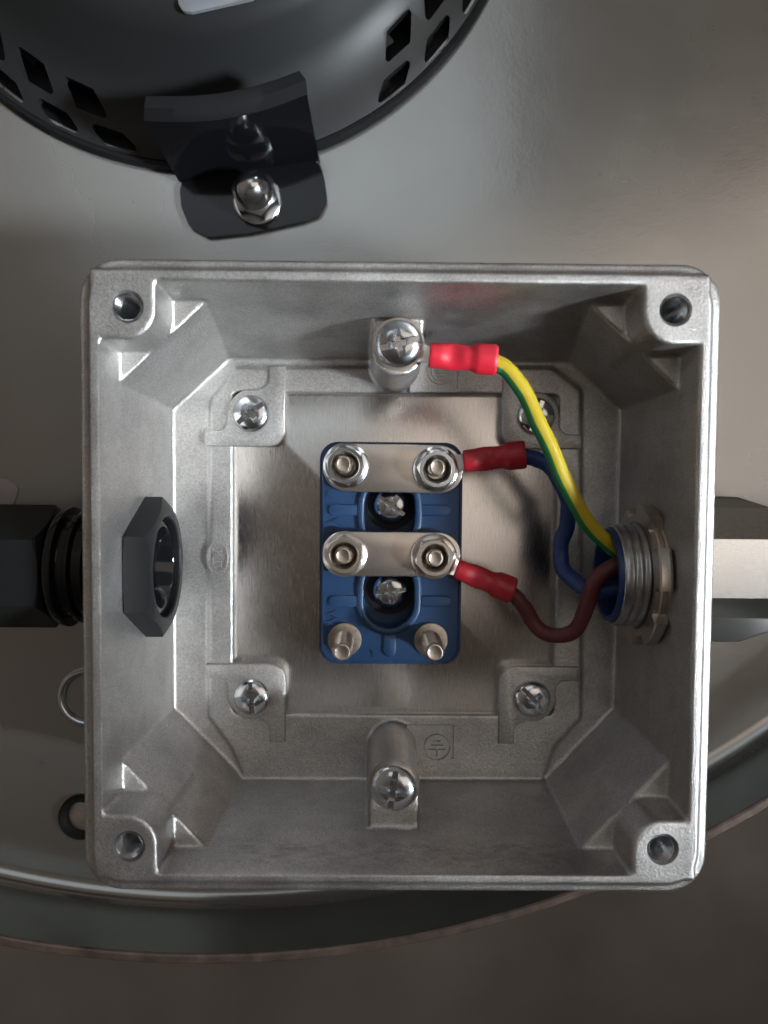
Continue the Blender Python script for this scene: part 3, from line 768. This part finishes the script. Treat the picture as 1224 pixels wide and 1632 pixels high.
# ------------------------------------------------------------------ mounting bracket with dome nut
br = empty('mounting_bracket', 'glossy black angle bracket holding the fan cowl with a shiny dome nut', 'bracket', (-31, 78, SZ))
TH = 1.3
fz = SZ + .05 + TH
foot = [P3(285, 288, fz), P3(289, 330, fz), P3(302, 362, fz), P3(332, 378, fz), P3(400, 371, fz), P3(484, 353, fz), P3(512, 343, fz), P3(522, 322, fz), P3(518, 290, fz), P3(509, 254, fz)]
fp = [(p.x, p.y) for p in foot]
cen = (sum(p[0] for p in fp) / len(fp), sum(p[1] for p in fp) / len(fp))
ar = sum(fp[i][0] * fp[(i + 1) % len(fp)][1] - fp[(i + 1) % len(fp)][0] * fp[i][1] for i in range(len(fp)))
if ar < 0: fp.reverse()
finish('bracket_foot', poly_extrude(round_poly(fp, 2.5, 4), fz - TH, fz, .35, 3), M['gloss_black'], br, 40)
# upright: grid from the straight bend to the curved upper edge
NZ_, NX_ = 10, 16; ZT = -27.5
bl, brr = Vector(at(285, 289, fz)), Vector(at(509, 255, fz))
topc = [Vector(at(*p, ZT)) for p in [(230, 192), (300, 194), (360, 189), (425, 174), (489, 150)]]
topc = [Vector((p.x, p.y)) for p in catmull([(p.x, p.y, 0) for p in topc], 4)]
V, F = [], []
for side in (0, 1):
    for j in range(NZ_ + 1):
        t = j / NZ_
        for i in range(NX_ + 1):
            u = i / NX_; b2 = bl.lerp(brr, u); tt = topc[i]
            narrow = t ** 1.3
            p = b2.lerp(tt, narrow if True else t); z = fz - .6 + (ZT - fz + .6) * t
            V.append(Vector((p.x, p.y + (TH if side else 0), z)))
n1 = (NZ_ + 1) * (NX_ + 1)
for j in range(NZ_):
    for i in range(NX_):
        a = j * (NX_ + 1) + i
        F.append((a, a + 1, a + NX_ + 2, a + NX_ + 1)); F.append((n1 + a, n1 + a + NX_ + 1, n1 + a + NX_ + 2, n1 + a + 1))
for i in range(NX_):
    F.append((i, n1 + i, n1 + i + 1, i + 1)); a = NZ_ * (NX_ + 1) + i; F.append((a, a + 1, n1 + a + 1, n1 + a))
for j in range(NZ_):
    a = j * (NX_ + 1); F.append((a, a + NX_ + 1, n1 + a + NX_ + 1, n1 + a)); a += NX_; F.append((a, n1 + a, n1 + a + NX_ + 1, a + NX_ + 1))
finish('bracket_upright', raw(V, F), M['gloss_black'], br, 50)
# rubber strip on the curved upper edge
V, F = [], []
bot = [P3(*p, ZT - .2) for p in [(229, 193), (300, 195), (360, 190), (425, 175), (490, 151)]]
mid = [P3(*p, ZT + 2.2) for p in [(230, 172), (300, 172), (360, 165), (425, 151), (488, 127)]]
bk = [P3(*p, ZT + 2.2) for p in [(232, 153), (300, 153), (360, 147), (420, 133), (477, 113)]]
rows = [catmull(r, 5) for r in (bot, [m_.lerp(b_, .82) + Vector((0, -.4, 0)) for b_, m_ in zip(bot, mid)], mid, bk)]
rows.append([p + Vector((0, 0, -4)) for p in rows[3]]); rows.append([p + Vector((0, 1.5, -1.5)) for p in rows[0]])
k = len(rows[0])
for r in rows: V += r
for j in range(6):
    for i in range(k - 1):
        j2 = (j + 1) % 6; F.append((j * k + i, j * k + i + 1, j2 * k + i + 1, j2 * k + i))
F += [tuple(j * k for j in range(6)), tuple(j * k + k - 1 for j in reversed(range(6)))]
finish('edge_strip', raw(V, F), M['rubber'], br, 50)
nx_, ny_ = at(411, 320, fz)
v, f = lathe([(2, 0), (5.2, 0), (5.3, .3), (5.2, .8), (4.9, 1.0), (2, 1.0)], 48, close=True)
finish('dome_nut_washer', raw(xf(v, T(nx_, ny_, fz)), f), M['zinc'], br, 30)
hr = hexr(8.6, .3); dn = [(2, 1), (hr, 1), (hr, lambda a: 5.2 - max(0, hr(a) - 4.2) * .7), (4.15, 5.3), (3.9, 5.5)]
for k in range(1, 9):
    a = k / 8 * pi / 2; dn.append((max(3.7 * cos(a), .05), 6.2 + 4.6 * sin(a)))
v, f = lathe(dn, 72); finish('dome_nut', raw(xf(v, T(nx_, ny_, fz)), f), M['zinc'], br, 28)

# ------------------------------------------------------------------ small things on the panel at the left
x_, y_ = at(138, 1112, SZ + 1)
v, f = lathe([(4.9, SZ), (6.5, SZ), (6.8, SZ + .5), (6.3, SZ + 1.3), (5.6, SZ + 1.4), (5.0, SZ + .8)], 48, close=True)
o = finish('metal_ring', raw(xf(v, T(x_, y_, 0)), f), M['zinc'], None, 60); o['label'] = 'thin shiny metal ring half hidden behind the left wall of the box'; o['category'] = 'ring'
x_, y_ = at(128, 1304, SZ + 1)
v, f = lathe([(.05, SZ + .5), (2.6, SZ + .5), (3.3, SZ + .7), (3.9, SZ + 1.4), (4.6, SZ + 1.6), (5.0, SZ + 1.0), (5.1, SZ)], 48, cap0=False)
o = finish('rubber_grommet', raw(xf(v, T(x_, y_, 0)), f), M['rubber'], None, 60)
v, f = lathe([(3.6, SZ + .55), (3.3, SZ + 1.1), (2.4, SZ + 1.35), (.05, SZ + 1.4)], 40); finish('core', raw(xf(v, T(x_ + .8, y_ + .7, 0)), f), M['lip'], o, 60)
o['label'] = 'small round black grommet at the lower left of the box'; o['category'] = 'grommet'
p = [at(-60, 763, SZ), at(14, 763, SZ), at(31, 778, SZ), at(24, 800, SZ), at(10, 828, SZ), at(-60, 830, SZ)]
p.reverse()
ar = sum(p[i][0] * p[(i + 1) % 6][1] - p[(i + 1) % 6][0] * p[i][1] for i in range(6))
if ar < 0: p.reverse()
o = finish('sticker', poly_extrude(round_poly(p, 1.0, 4), SZ + .02, SZ + .3, .05), M['pink_label'], None); o['label'] = 'pale pinkish sticker corner above the black cable gland'; o['category'] = 'sticker'
for px, py, r in ((726, 113, .35), (781, 260, .22), (123, 1166, .4), (1092, 345, .2), (205, 322, .3)):
    pass
